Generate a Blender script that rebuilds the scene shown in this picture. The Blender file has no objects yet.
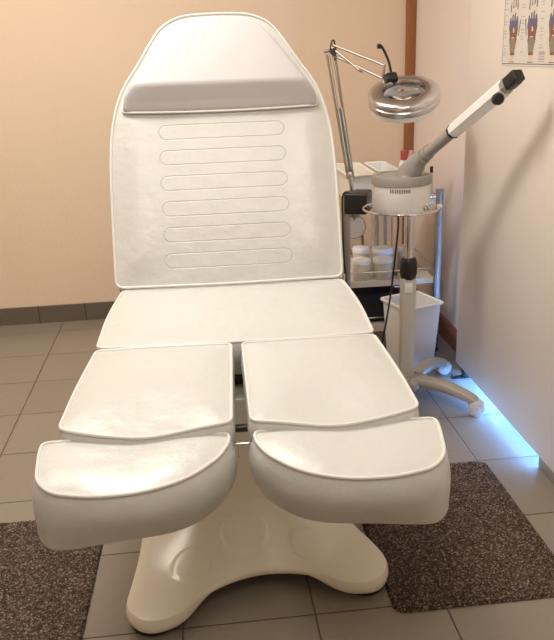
import bpy, bmesh, math, random
from mathutils import Vector, Matrix, Euler
random.seed(7)
S = bpy.context.scene
COL = S.collection
R = math.radians

# ------------------------------------------------------------------ camera
cam_d = bpy.data.cameras.new('camera'); cam = bpy.data.objects.new('camera', cam_d); COL.objects.link(cam)
F_PX, PITCH, YAW, ROLL, CAM_H = 765.3, .334623, .0967038, -.0374238, 1.2
_f = Vector((math.sin(YAW)*math.cos(PITCH), math.cos(YAW)*math.cos(PITCH), -math.sin(PITCH)))
_r = Vector((math.cos(YAW), -math.sin(YAW), 0)); _u = _r.cross(_f)
_R = _r*math.cos(ROLL)+_u*math.sin(ROLL); _U = -_r*math.sin(ROLL)+_u*math.cos(ROLL)
M = Matrix.Identity(4)
for i in range(3):
    M[i][0] = _R[i]; M[i][1] = _U[i]; M[i][2] = -_f[i]
M[2][3] = CAM_H
cam.matrix_world = M
cam_d.sensor_fit = 'VERTICAL'; cam_d.sensor_height = 24; cam_d.lens = F_PX/640*24
cam_d.clip_start = .02
S.camera = cam

# ------------------------------------------------------------------ world, lights, exposure
w = bpy.data.worlds.new('world'); S.world = w; w.use_nodes = True
w.node_tree.nodes['Background'].inputs[0].default_value = (.55, .7, 1, 1)
w.node_tree.nodes['Background'].inputs[1].default_value = .6

def area(name, loc, size, power, color, rot=(0, 0, 0), sy=None):
    d = bpy.data.lights.new(name, 'AREA'); d.energy = power; d.color = color
    d.shape = 'RECTANGLE'; d.size = size; d.size_y = sy or size
    o = bpy.data.objects.new(name, d); COL.objects.link(o); o.location = loc; o.rotation_euler = rot
    return o
area('ceiling_lamp_light', (-.35, 2.15, 2.40), .5, 25, (1, .93, .84))
area('back_wall_fill_light', (-1.15, 2.55, 2.42), .6, 13, (1, .92, .82))  # added fill under the ceiling to brighten the back wall
area('front_ceiling_light', (.05, .45, 2.42), .9, 19, (1, .93, .85))
area('door_daylight', (1.50, 2.32, .27), .48, 120, (.12, .36, 1), (0, R(90), 0), 1.15)
S.view_settings.view_transform = 'Standard'; S.view_settings.look = 'None'
S.view_settings.gamma = 1; S.view_settings.use_curve_mapping = False
S.view_settings.exposure = .22

# ------------------------------------------------------------------ helpers
def link(name, bm, mat, parent=None, smooth=True, loc=None):
    me = bpy.data.meshes.new(name)
    bmesh.ops.recalc_face_normals(bm, faces=bm.faces)
    bm.to_mesh(me); bm.free()
    if smooth:
        for p in me.polygons: p.use_smooth = True
        try: me.set_sharp_from_angle(angle=R(38))
        except Exception: pass
    o = bpy.data.objects.new(name, me); COL.objects.link(o)
    for m_ in (mat if isinstance(mat, (list, tuple)) else [mat]): me.materials.append(m_)
    if parent: o.parent = parent
    if loc: o.location = loc
    return o
def tag(o, label=None, cat=None, group=None, kind=None):
    if label: o['label'] = label
    if cat: o['category'] = cat
    if group: o['group'] = group
    if kind: o['kind'] = kind
    return o
def thing(name, label, cat, loc=(0, 0, 0), rz=0, group=None):
    o = bpy.data.objects.new(name, None); COL.objects.link(o)
    o.location = loc; o.rotation_euler = (0, 0, rz); o.empty_display_size = .05
    return tag(o, label, cat, group)
def box(bm, lo, hi, bevel=0, seg=2, mat=None):
    r = bmesh.ops.create_cube(bm, size=1)
    vs = r['verts']
    c = [(a+b)/2 for a, b in zip(lo, hi)]; s = [abs(b-a) for a, b in zip(lo, hi)]
    for v in vs: v.co = Vector((v.co.x*s[0]+c[0], v.co.y*s[1]+c[1], v.co.z*s[2]+c[2]))
    if bevel:
        es = {e for v in vs for e in v.link_edges}
        rr = bmesh.ops.bevel(bm, geom=list(es), offset=bevel, segments=seg, profile=.5, affect='EDGES')
        vs = list({v for f in rr['faces'] for v in f.verts} | {v for v in vs if v.is_valid})
    if mat is not None:
        for v in vs: v.co = mat @ v.co
    return vs
def frame(d):
    d = d.normalized(); a = Vector((0, 0, 1)) if abs(d.z) < .9 else Vector((1, 0, 0))
    x = d.cross(a).normalized(); return x, d.cross(x).normalized()
def tube(bm, pts, r, n=10, closed=False, caps=True, rfn=None):
    pts = [Vector(p) for p in pts]; N = len(pts); rings = []
    pd = None; px = None
    for i, p in enumerate(pts):
        if closed: d = pts[(i+1) % N]-pts[i-1]
        else: d = pts[min(i+1, N-1)]-pts[max(i-1, 0)]
        d.normalize()
        if px is None: px, py = frame(d)
        else:
            px = (px-d*px.dot(d)).normalized(); py = d.cross(px)
        rad = rfn(i/(N-1)) if rfn else r
        rings.append([bm.verts.new(p+(px*math.cos(2*math.pi*k/n)+py*math.sin(2*math.pi*k/n))*rad) for k in range(n)])
    for i in range(N if closed else N-1):
        a, b = rings[i], rings[(i+1) % N]
        sh = 0
        if closed and i == N-1:
            sh = min(range(n), key=lambda s: (a[0].co-b[s].co).length)
        for k in range(n): bm.faces.new((a[k], a[(k+1) % n], b[(k+1+sh) % n], b[(k+sh) % n]))
    if caps and not closed:
        bm.faces.new(rings[0][::-1]); bm.faces.new(rings[-1])
def lathe(bm, prof, n=48, mat=None, closed=False):
    rings = []
    for (r_, z) in prof:
        if r_ < 1e-6: rings.append([bm.verts.new((0, 0, z))])
        else: rings.append([bm.verts.new((r_*math.cos(2*math.pi*k/n), r_*math.sin(2*math.pi*k/n), z)) for k in range(n)])
    m = len(rings)
    for i in range(m if closed else m-1):
        a, b = rings[i], rings[(i+1) % m]
        for k in range(n):
            k2 = (k+1) % n
            if len(a) == 1 and len(b) == 1: continue
            if len(a) == 1: bm.faces.new((a[0], b[k], b[k2]))
            elif len(b) == 1: bm.faces.new((a[k], a[k2], b[0]))
            else: bm.faces.new((a[k], a[k2], b[k2], b[k]))
    vs = [v for r_ in rings for v in r_]
    if mat is not None:
        for v in vs: v.co = mat @ v.co
    return vs
def circ(c, r, n=48, z=None):
    return [(c[0]+r*math.cos(2*math.pi*k/n), c[1]+r*math.sin(2*math.pi*k/n), c[2]) for k in range(n)]
def align(p, d, up=None):
    """matrix with local z along d at point p"""
    d = Vector(d).normalized(); x, y = frame(d)
    if up is not None:
        x = Vector(up).cross(d).normalized(); y = d.cross(x)
    m = Matrix.Identity(4)
    for i in range(3): m[i][0] = x[i]; m[i][1] = y[i]; m[i][2] = d[i]; m[i][3] = p[i]
    return m
def catmull(pts, n=8, closed=False):
    P = [Vector(p) for p in pts]; N = len(P); out = []
    for i in range(N if closed else N-1):
        g = (lambda k: P[k % N]) if closed else (lambda k: P[max(0, min(N-1, k))])
        a, b, c, d = g(i-1), g(i), g(i+1), g(i+2)
        for j in range(n):
            t = j/n
            out.append(.5*((2*b)+(c-a)*t+(2*a-5*b+4*c-d)*t*t+(3*b-3*c+d-a)*t**3))
    if not closed: out.append(P[-1])
    return out
def round_poly(pts, step=.008):
    """pts: (x,y,r) closed; corners rounded; resampled evenly"""
    N = len(pts); out = []
    for i in range(N):
        p = Vector(pts[i][:2]); a = Vector(pts[i-1][:2]); b = Vector(pts[(i+1) % N][:2]); r = pts[i][2]
        da = (a-p); db = (b-p); r = min(r, da.length*.48, db.length*.48)
        p0 = p+da.normalized()*r; p1 = p+db.normalized()*r
        for j in range(9):
            t = j/8; out.append(p0*(1-t)**2+p*2*t*(1-t)+p1*t*t)
    L = [0]
    for i in range(len(out)): L.append(L[-1]+(out[(i+1) % len(out)]-out[i]).length)
    n = max(24, int(L[-1]/step)); res = []; k = 0
    for j in range(n):
        s = L[-1]*j/n
        while L[k+1] < s: k += 1
        t = (s-L[k])/max(1e-9, L[k+1]-L[k])
        res.append(out[k].lerp(out[(k+1) % len(out)], t))
    return res

# ------------------------------------------------------------------ materials
def nodes(m): return m.node_tree.nodes, m.node_tree.links
def mat(name, col, rough=.5, metal=0, spec=.5, coat=0, bump=None, var=None, trans=0, ior=1.45, sss=0):
    m = bpy.data.materials.new(name); m.use_nodes = True
    n, l = nodes(m); b = n['Principled BSDF']
    b.inputs['Base Color'].default_value = (*col, 1); b.inputs['Roughness'].default_value = rough
    b.inputs['Metallic'].default_value = metal; b.inputs['Specular IOR Level'].default_value = spec
    b.inputs['Coat Weight'].default_value = coat; b.inputs['Coat Roughness'].default_value = .15
    b.inputs['Transmission Weight'].default_value = trans; b.inputs['IOR'].default_value = ior
    tc = n.new('ShaderNodeTexCoord')
    if var:
        nz = n.new('ShaderNodeTexNoise'); nz.inputs['Scale'].default_value = var[0]; nz.inputs['Detail'].default_value = 4
        rp = n.new('ShaderNodeMix'); rp.data_type = 'RGBA'
        l.new(tc.outputs['Object'], nz.inputs['Vector']); l.new(nz.outputs['Fac'], rp.inputs[0])
        rp.inputs[6].default_value = (*[c*(1-var[1]) for c in col], 1); rp.inputs[7].default_value = (*[min(1, c*(1+var[1])) for c in col], 1)
        l.new(rp.outputs[2], b.inputs['Base Color'])
    if bump:
        last = None
        for sc, dist in bump:
            nz = n.new('ShaderNodeTexNoise'); nz.inputs['Scale'].default_value = sc; nz.inputs['Detail'].default_value = 3
            bp = n.new('ShaderNodeBump'); bp.inputs['Distance'].default_value = dist; bp.inputs['Strength'].default_value = 1
            l.new(tc.outputs['Object'], nz.inputs['Vector']); l.new(nz.outputs['Fac'], bp.inputs['Height'])
            if last: l.new(last.outputs[0], bp.inputs['Normal'])
            last = bp
        l.new(last.outputs[0], b.inputs['Normal'])
    return m
CREAM = (.80, .77, .68)
M_VINYL = mat('white_vinyl', (.60, .605, .57), .30, spec=.6, coat=.12, bump=[(420, .0005), (16, .0042)])
M_PILLOW = mat('headrest_vinyl_dimmed', (.54, .52, .53), .5, spec=.4, bump=[(420, .0005)])  # darker than the seat vinyl: weaker light there is put into the colour
M_PIPE = mat('piping_vinyl', (.72, .71, .68), .35)
M_BASE = mat('cream_gloss_plastic', (.88, .83, .69), .26, coat=.3, bump=[(9, .001)])
M_RUBBER = mat('black_rubber', (.015, .015, .015), .7)
M_BLACK = mat('black_plastic', (.02, .019, .018), .35)
M_DKMET = mat('dark_metal', (.09, .085, .08), .4, .8)
M_CHROME = mat('chrome', (.78, .76, .76), .12, 1)
M_RING = mat('ring_chrome', (.66, .64, .66), .24, 1)
M_STEEL = mat('brushed_steel', (.42, .40, .37), .3, 1, bump=[(300, .0002)])
M_ALU = mat('satin_aluminium', (.44, .40, .36), .35, .7)
M_WHITE = mat('white_plastic', (.90, .89, .88), .3)
M_IVORY = mat('ivory_plastic', (.87, .83, .73), .4)
M_GREY = mat('grey_plastic', (.33, .31, .285), .4)
M_COLUMN = mat('beige_grey_enamel', (.60, .57, .48), .35)
M_LEG = mat('grey_enamel_leg', (.43, .40, .35), .3, coat=.3)
M_WHEEL = mat('caster_grey', (.68, .65, .61), .4)
M_BIN = mat('bin_plastic', (.86, .82, .78), .45)
M_SHELF = mat('shelf_tray_enamel', (.66, .60, .50), .35, var=(30, .06))
M_JAR = mat('jar_milky_plastic', (.62, .58, .47), .3, var=(40, .08))
M_RED = mat('red_cap_plastic', (.52, .09, .07), .35)
M_PINK = mat('pink_liquid_bottle', (.75, .42, .36), .25)
M_BRASS = mat('tan_wooden_spatula', (.50, .33, .16), .5)
M_GREEN = mat('green_lid', (.08, .20, .05), .4)
M_NAVY = mat('dark_navy_cloth', (.020, .024, .034), .8, bump=[(60, .002)])
M_DKBOX = mat('dark_grey_box', (.045, .043, .042), .6)
M_BLUE = mat('light_blue_packet', (.35, .50, .66), .5)
M_YEL = mat('yellow_packet', (.72, .60, .30), .5)
M_BROWN = mat('mirror_brown', (.26, .17, .10), .5)
M_MIRROR = mat('round_mirror_face', (.62, .55, .47), .22, .7)
M_GLASS = mat('clear_glass', (.95, .96, .95), .03, trans=1, ior=1.45)
M_PANEL = mat('panel_laminate', (.86, .79, .71), .40, spec=.4, var=(5, .015), bump=[(180, .0002)])
M_PANELEDGE = mat('panel_rail_grey', (.28, .26, .25), .5)
M_WALL = mat('peach_wall_paint', (.80, .635, .475), .75, spec=.25, var=(3, .03), bump=[(70, .0012)])
M_WALLR = mat('pink_white_wall_paint', (.82, .72, .65), .7, spec=.25, var=(3, .02), bump=[(70, .0008)])
M_CEIL = mat('ceiling_white', (.82, .76, .68), .9)
M_LAMPGLOW = mat('lamp_diffuser', (1, 1, 1), .5)
def wood(name, a, b_, sc):
    m = mat(name, a, .4); n, l = nodes(m); b = n['Principled BSDF']
    tc = n.new('ShaderNodeTexCoord'); mp = n.new('ShaderNodeMapping'); mp.inputs['Scale'].default_value = sc
    nz = n.new('ShaderNodeTexNoise'); nz.inputs['Scale'].default_value = 6; nz.inputs['Detail'].default_value = 6; nz.inputs['Distortion'].default_value = 1.5
    mx = n.new('ShaderNodeMix'); mx.data_type = 'RGBA'; mx.inputs[6].default_value = (*a, 1); mx.inputs[7].default_value = (*b_, 1)
    l.new(tc.outputs['Object'], mp.inputs[0]); l.new(mp.outputs[0], nz.inputs['Vector']); l.new(nz.outputs['Fac'], mx.inputs[0]); l.new(mx.outputs[2], b.inputs['Base Color'])
    return m
M_WOOD = wood('brown_wood', (.27, .095, .032), (.38, .15, .06), (10, 10, .8))
M_WOODH = wood('reddish_brown_skirting', (.16, .055, .03), (.25, .10, .06), (10, .8, 10))

def tile_mat(name, ox, oy, t, c1, c2, grout, gw, rough, axis='XY', offrow=0):
    m = bpy.data.materials.new(name); m.use_nodes = True; n, l = nodes(m); b = n['Principled BSDF']
    tc = n.new('ShaderNodeTexCoord'); sp = n.new('ShaderNodeSeparateXYZ'); l.new(tc.outputs['Object'], sp.inputs[0])
    def mth(op, a, bb=None, c=None):
        q = n.new('ShaderNodeMath'); q.operation = op
        for i, v in enumerate((a, bb, c)):
            if v is None: continue
            if isinstance(v, (int, float)): q.inputs[i].default_value = v
            else: l.new(v, q.inputs[i])
        return q.outputs[0]
    def cell(s, o, tt):
        u = mth('DIVIDE', mth('SUBTRACT', s, o), tt)
        fl = mth('FLOOR', u); fr = mth('SUBTRACT', u, fl)
        d = mth('MULTIPLY', mth('MINIMUM', fr, mth('SUBTRACT', 1, fr)), tt)
        return fl, d
    fx, dx = cell(sp.outputs[axis[0]], ox, t[0]); fy, dy = cell(sp.outputs[axis[1]], oy, t[1])
    d = mth('MINIMUM', dx, dy)
    mr = n.new('ShaderNodeMapRange'); mr.interpolation_type = 'SMOOTHSTEP'
    l.new(d, mr.inputs[0]); mr.inputs[1].default_value = gw*.35; mr.inputs[2].default_value = gw
    cb = n.new('ShaderNodeCombineXYZ'); l.new(fx, cb.inputs[0]); l.new(fy, cb.inputs[1])
    wn = n.new('ShaderNodeTexWhiteNoise'); wn.noise_dimensions = '2D'; l.new(cb.outputs[0], wn.inputs['Vector'])
    nz = n.new('ShaderNodeTexNoise'); nz.inputs['Scale'].default_value = 60; nz.inputs['Detail'].default_value = 5; l.new(tc.outputs['Object'], nz.inputs['Vector'])
    k = mth('ADD', mth('MULTIPLY', wn.outputs['Value'], .5), mth('MULTIPLY', nz.outputs['Fac'], .5))
    mx = n.new('ShaderNodeMix'); mx.data_type = 'RGBA'; mx.inputs[6].default_value = (*c1, 1); mx.inputs[7].default_value = (*c2, 1); l.new(k, mx.inputs[0])
    m2 = n.new('ShaderNodeMix'); m2.data_type = 'RGBA'; m2.inputs[6].default_value = (*grout, 1); l.new(mx.outputs[2], m2.inputs[7]); l.new(mr.outputs[0], m2.inputs[0])
    l.new(m2.outputs[2], b.inputs['Base Color'])
    rr = n.new('ShaderNodeMapRange'); l.new(mr.outputs[0], rr.inputs[0]); rr.inputs[3].default_value = .8; rr.inputs[4].default_value = rough
    l.new(rr.outputs[0], b.inputs['Roughness'])
    bp = n.new('ShaderNodeBump'); bp.inputs['Distance'].default_value = .0012; l.new(mr.outputs[0], bp.inputs['Height'])
    bp2 = n.new('ShaderNodeBump'); bp2.inputs['Distance'].default_value = .0004; l.new(nz.outputs['Fac'], bp2.inputs['Height']); l.new(bp.outputs[0], bp2.inputs['Normal'])
    l.new(bp2.outputs[0], b.inputs['Normal'])
    return m
TL = .2977
M_FLOOR = tile_mat('floor_tiles', -.695, 3.189, (TL, TL), (.225, .192, .150), (.275, .236, .188), (.085, .070, .054), .0030, .26)
M_BASEB = tile_mat('skirting_tiles', -.807, -.5, (.222, 2), (.125, .103, .080), (.15, .125, .098), (.05, .04, .03), .003, .35, axis='XY')

# backrest vinyl with stitched capsule rows
def back_mat():
    m = M_VINYL.copy(); m.name = 'white_vinyl_stitched'; n, l = nodes(m); b = n['Principled BSDF']
    tc = n.new('ShaderNodeTexCoord'); sp = n.new('ShaderNodeSeparateXYZ'); l.new(tc.outputs['Object'], sp.inputs[0])
    def mth(op, a, bb=None):
        q = n.new('ShaderNodeMath'); q.operation = op
        for i, v in enumerate((a, bb)):
            if v is None: continue
            if isinstance(v, (int, float)): q.inputs[i].default_value = v
            else: l.new(v, q.inputs[i])
        return q.outputs[0]
    pitch = .077; v0 = .030; rad = .0215
    u = mth('ABSOLUTE', mth('ADD', sp.outputs[0], .0)); v = mth('SUBTRACT', sp.outputs[1], v0)
    fr = mth('FRACT', mth('DIVIDE', v, pitch)); vv = mth('MULTIPLY', mth('SUBTRACT', fr, .5), pitch)
    uu = mth('MAXIMUM', mth('SUBTRACT', u, .165), 0)
    dist = mth('SQRT', mth('ADD', mth('MULTIPLY', uu, uu), mth('MULTIPLY', vv, vv)))
    dd = mth('ABSOLUTE', mth('SUBTRACT', dist, rad))
    mr = n.new('ShaderNodeMapRange'); mr.interpolation_type = 'SMOOTHSTEP'; l.new(dd, mr.inputs[0]); mr.inputs[1].default_value = .0004; mr.inputs[2].default_value = .0024
    # only within the stitched field
    inside = mth('MULTIPLY', mth('LESS_THAN', v, pitch*6.0), mth('GREATER_THAN', v, 0))
    h = mth('SUBTRACT', 1, mth('MULTIPLY', inside, mth('SUBTRACT', 1, mr.outputs[0])))
    bp = n.new('ShaderNodeBump'); bp.inputs['Distance'].default_value = .0011; l.new(h, bp.inputs['Height'])
    old = b.inputs['Normal'].links[0].from_socket; l.new(old, bp.inputs['Normal']); l.new(bp.outputs[0], b.inputs['Normal'])
    mx = n.new('ShaderNodeMix'); mx.data_type = 'RGBA'; l.new(h, mx.inputs[0])
    mx.inputs[6].default_value = (.575, .57, .53, 1); mx.inputs[7].default_value = (.60, .60, .565, 1); l.new(mx.outputs[2], b.inputs['Base Color'])
    return m
M_BACK = back_mat()

# carpet
def rug_mat():
    m = bpy.data.materials.new('brown_speckled_pile'); m.use_nodes = True; n, l = nodes(m); b = n['Principled BSDF']
    tc = n.new('ShaderNodeTexCoord'); vo = n.new('ShaderNodeTexVoronoi'); vo.inputs['Scale'].default_value = 290
    l.new(tc.outputs['Object'], vo.inputs['Vector'])
    sp = n.new('ShaderNodeSeparateColor'); l.new(vo.outputs['Color'], sp.inputs[0])
    cr = n.new('ShaderNodeValToRGB'); e = cr.color_ramp.elements
    e[0].position = 0; e[0].color = (.030, .019, .014, 1); e[1].position = 1; e[1].color = (.30, .24, .20, 1)
    a = cr.color_ramp.elements.new(.45); a.color = (.075, .049, .037, 1)
    a = cr.color_ramp.elements.new(.80); a.color = (.125, .088, .068, 1)
    l.new(sp.outputs[0], cr.inputs[0]); l.new(cr.outputs[0], b.inputs['Base Color'])
    b.inputs['Roughness'].default_value = .95; b.inputs['Specular IOR Level'].default_value = .15
    bp = n.new('ShaderNodeBump'); bp.inputs['Distance'].default_value = .003; l.new(sp.outputs[1], bp.inputs['Height']); l.new(bp.outputs[0], b.inputs['Normal'])
    return m
M_RUG = rug_mat()

# ------------------------------------------------------------------ structure
def struct(name, lo, hi, m, bevel=0):
    bm = bmesh.new(); box(bm, lo, hi, bevel); o = link(name, bm, m, smooth=bool(bevel)); o['kind'] = 'structure'; return o
YB = 3.64; XR = 1.035
struct('floor', (-2.2, -1.4, -.05), (2.2, 3.8, 0), M_FLOOR)
struct('wall_back', (-2.2, YB, 0), (2.2, 3.8, 2.5), M_WALL)
struct('wall_left', (-2.3, -1.4, 0), (-2.2, 3.8, 2.5), M_WALLR)
struct('wall_front', (-2.3, -1.5, 0), (2.2, -1.4, 2.5), M_WALL)
struct('wall_right', (XR, 2.63, 0), (XR+.10, YB, 2.5), M_WALLR)
struct('wall_right_far', (2.0, -1.4, 0), (2.1, YB, 2.5), M_WALLR)
struct('ceiling', (-2.3, -1.5, 2.5), (2.2, 3.8, 2.6), M_CEIL)
struct('baseboard_back', (-2.2, YB-.012, 0), (XR, YB, .085), M_BASEB)
bm = bmesh.new()
pr = [(0, 0), (-.016, 0), (-.016, .060), (-.013, .066), (-.013, .072), (-.008, .082), (0, .088)]
for yy in (2.80, YB-.012):
    pass
v1 = [bm.verts.new((XR+a, 2.63, z)) for a, z in pr]; v2 = [bm.verts.new((XR+a, YB-.012, z)) for a, z in pr]
for i in range(len(pr)): bm.faces.new((v1[i], v1[(i+1) % len(pr)], v2[(i+1) % len(pr)], v2[i]))
bm.faces.new(v1); bm.faces.new(v2[::-1])
o = link('baseboard_right', bm, M_WOODH, smooth=False); o['kind'] = 'structure'
struct('trim_1', (XR-.045, YB-.022, .085), (XR, YB, 2.5), M_WOOD, .003)

# partition panel standing in front of the opening
pt = thing('partition_panel', 'tall smooth beige partition panel raised off the floor on the right, blue daylight showing beneath it', 'partition', (.955, 1.4, 0))
bm = bmesh.new(); box(bm, (0, -1.9, .040), (.024, 1.285, 2.48), .002); link('panel', bm, M_PANEL, pt)
bm = bmesh.new(); box(bm, (.004, -1.9, 0.002), (.022, .535, .041), .001); tag(link('bottom_rail', bm, M_PANELEDGE, pt), 'grey rail closing the gap under the panel')
for yy in (1.215,):
    bm = bmesh.new()
    box(bm, (.004, yy-.012, .004), (.022, yy+.012, .042), .002)
    box(bm, (-.030, yy-.010, .001), (.052, yy+.010, .008), .003)
    tube(bm, [(-.028, yy, .005), (-.034, yy, .012), (-.037, yy, .020)], .004)
    tag(link('foot', bm, M_BLACK, pt), 'black levelling foot under the panel')

# ------------------------------------------------------------------ rugs
def rug(label, x0, x1, y0, y1, rz, group=None):
    cx, cy = (x0+x1)/2, (y0+y1)/2; hx, hy = (x1-x0)/2, (y1-y0)/2
    bm = bmesh.new(); st = .005; nx = int(2*hx/st); ny = int(2*hy/st); rc = .03
    g = {}
    for i in range(nx+1):
        for j in range(ny+1):
            x = -hx+2*hx*i/nx; y = -hy+2*hy*j/ny
            # round the corners
            ax, ay = abs(x)-(hx-rc), abs(y)-(hy-rc)
            if ax > 0 and ay > 0:
                L = math.hypot(ax, ay)
                m_ = max(ax, ay)
                if L > 0: k = m_/L; x = math.copysign(hx-rc+ax*k, x); y = math.copysign(hy-rc+ay*k, y)
            e = i in (0, nx) or j in (0, ny)
            z = .001 if e else .0085+random.uniform(-.0018, .0022)
            if not e: x += random.uniform(-.0012, .0012); y += random.uniform(-.0012, .0012)
            else: x += random.uniform(-.001, .001); y += random.uniform(-.001, .001)
            g[i, j] = bm.verts.new((x, y, z))
    for i in range(nx):
        for j in range(ny): bm.faces.new((g[i, j], g[i+1, j], g[i+1, j+1], g[i, j+1]))
    bd = [g[i, 0] for i in range(nx+1)]+[g[nx, j] for j in range(1, ny+1)]+[g[i, ny] for i in range(nx-1, -1, -1)]+[g[0, j] for j in range(ny-1, 0, -1)]
    bm.faces.new(bd[::-1])
    o = link('doormat', bm, M_RUG); o.location = (cx, cy, .0005); o.rotation_euler.z = rz
    return tag(o, label, 'rug', group)
rug('dark brown speckled carpet mat on the right, between the chair base and the partition panel', .376, .815, 1.375, 1.985, R(0))
rug('dark brown speckled carpet mat at the left, cut off by the picture edge', -.92, -.315, 1.25, 1.885, R(-1.5))

# ------------------------------------------------------------------ treatment chair
chair = thing('treatment_chair', 'white padded pedicure treatment chair with split leg rests on a cream swivel base', 'chair', (.067, 1.705, 0), R(-2.2))
def cushion(name, outline, th, crown, parent, m, mat_tf, bulge=.008, bottom_r=.03, pipe=.0035, topfn=None, nt=16, edgefn=None, pm=None, puck=0, seed=0, shrink=0, inner_round=0):
    o2 = [Vector((p[0], p[1])) for p in outline]; N = len(o2)
    ar = sum(o2[i-1].x*o2[i].y-o2[i].x*o2[i-1].y for i in range(N))
    sg = 1 if ar > 0 else -1
    c = sum(o2, Vector((0, 0)))/N
    nr = []
    for i in range(N):
        d = (o2[(i+2) % N]-o2[i-2]).normalized(); nr.append(Vector((d.y, -d.x))*sg)
    rnd = random.Random(seed); ph = [rnd.uniform(0, 6.28) for _ in range(6)]
    def wob(i):
        t = i/N*6.283
        return sum(math.sin(t*k+ph[j]) for j, k in enumerate((5, 9, 14)))/3
    def E(i): return edgefn(o2[i].x, o2[i].y) if edgefn else 0
    bm = bmesh.new(); rings = []
    def top(x, y, t, i):
        z = crown*(1-t**3.2)*(1 if t < 1 else 0)
        if topfn: z += topfn(x, y, t)
        return z + (edgefn(x, y) if edgefn else 0)
    cv = bm.verts.new((c.x, c.y, top(c.x, c.y, 0, 0)))
    for k in range(1, nt+1):
        t = (k/nt)**.75
        if k == nt: t = 1
        rg = []
        for i in range(N):
            q = c.lerp(o2[i], t); z = top(q.x, q.y, t, i)
            if t > .8 and t < 1 and puck: z -= puck*max(0, math.sin(i*.55+ph[0]))*((t-.8)/.2)*(.5+.5*wob(i))
            rg.append(bm.verts.new((q.x, q.y, z)))
        rings.append(rg)
    prof = [(.0022, -.0035)]
    zt = -.0035
    steps = 7
    for k in range(1, steps+1):
        s = k/steps; z = zt-(th-bottom_r-.0035)*s
        prof.append((bulge*math.sin(math.pi*min(1, s*.9+.1))-shrink*s*s, z))
    l0, z0 = prof[-1]
    for k in range(1, 6):
        a = k/5*math.pi/2; prof.append((l0-bottom_r*(1-math.cos(a)), z0-bottom_r*math.sin(a)))
    for off, z in prof:
        if inner_round:   # the inner lower corner is cut away in a wide curve
            q_ = max(0, -z/th-.35)/.65; rg = []
            for i in range(N):
                ax = abs(o2[i].x); k_ = max(0, 1-ax/.15)**1.2
                rg.append(bm.verts.new((o2[i].x+nr[i].x*off+inner_round*.002*k_*q_*q_, o2[i].y+nr[i].y*off+(.012*k_*q_*q_+.026*q_*math.exp(-((ax-.20)/.11)**2))*(1 if o2[i].y < -.42 else 0), z+.010*k_*q_)))
                v_ = rg[-1]; c2 = max(0, min(1, (ax-.27)/.07))*max(0, min(1, (-o2[i].y-.43)/.05))*max(0, -z/th)**2.5
                v_.co.x += inner_round*.018*c2; v_.co.y -= .014*c2
            rings.append(rg); continue
        rings.append([bm.verts.new((o2[i].x+nr[i].x*(off+.0012*wob(i)*(1 if z < -.01 else 0)), o2[i].y+nr[i].y*(off+.0012*wob(i)*(1 if z < -.01 else 0)), z+E(i)*(1+z/th))) for i in range(N)])
    bv = bm.verts.new((c.x, c.y, -th))
    for i in range(N): bm.faces.new((cv, rings[0][i], rings[0][(i+1) % N]))
    for a, b in zip(rings, rings[1:]):
        for i in range(N): bm.faces.new((a[i], a[(i+1) % N], b[(i+1) % N], b[i]))
    for i in range(N): bm.faces.new((rings[-1][i], bv, rings[-1][(i+1) % N]))
    o = link(name, bm, m, parent); o.matrix_local = mat_tf
    for p in o.data.polygons: p.use_smooth = True
    bm = bmesh.new()
    tube(bm, [(o2[i].x+nr[i].x*.001, o2[i].y+nr[i].y*.001, E(i)+.0005) for i in range(N)], pipe, 8, closed=True)
    link('piping', bm, pm or M_PIPE, o)
    return o
T = Matrix.Translation
# seat (origin = front edge centre)
seat = cushion('seat', round_poly([(-.330, .004, .02), (-.15, -.004, .1), (.15, -.004, .1), (.330, .004, .02), (.336, .23, .1), (.322, .452, .02), (0, .456, .1), (-.322, .452, .02), (-.336, .23, .1)]),
    .095, .022, chair, M_VINYL, T((0, .006, .556)) @ Matrix.Rotation(R(.6), 4, 'X'), topfn=lambda x, y, t: (-.010*math.exp(-((y-.01)/.06)**2)*math.exp(-((x+.12)/.12)**2)-.006*math.exp(-((x-.1)/.25)**2))*(1-t**6), puck=.003, seed=2)
# calf rests
for s in (-1, 1):
    pts = [(s*.014, -.008, .012), (s*.020, -.384, .016), (s*.10, -.398, .1), (s*.18, -.410, .1), (s*.28, -.398, .1), (s*.347, -.372, .02), (s*.343, -.2, .1), (s*.329, -.006, .012), (s*.17, -.002, .1)]
    o = cushion('calf_rest', round_poly(pts), .105, .020, chair, M_VINYL, T((0, 0, .555)) @ Matrix.Rotation(R(2.4), 4, 'X'),
        topfn=lambda x, y, t: (-.010*math.exp(-((abs(x)-.175)/.085)**2)*math.exp(-((y+.34)/.12)**2))*(1-t**5), puck=.003, seed=5+s, bulge=.007, bottom_r=.035,
        edgefn=lambda x, y: -.009*math.exp(-((abs(x)-.18)/.09)**2)*max(0, min(1, (-y-.25)/.12)))
    # foot rests
    pts = [(s*.026, -.398, .010), (s*.028, -.425, .02), (s*.046, -.466, .04), (s*.100, -.520, .06), (s*.18, -.551, .1), (s*.27, -.553, .1), (s*.338, -.536, .04), (s*.368, -.500, .022), (s*.378, -.42, .05), (s*.378, -.390, .012), (s*.20, -.384, .1)]
    o = cushion('foot_rest', round_poly(pts), .133, .013, chair, M_VINYL, T((.001 if s < 0 else -.002, 0, .577)) @ Matrix.Rotation(R(8.6), 4, 'X'), bulge=.014, bottom_r=.018,
        topfn=lambda x, y, t: -.007*math.exp(-((abs(x)-.21)/.08)**2)*(1-t**4), puck=.002, seed=9+s, shrink=-.004, inner_round=s)
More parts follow.
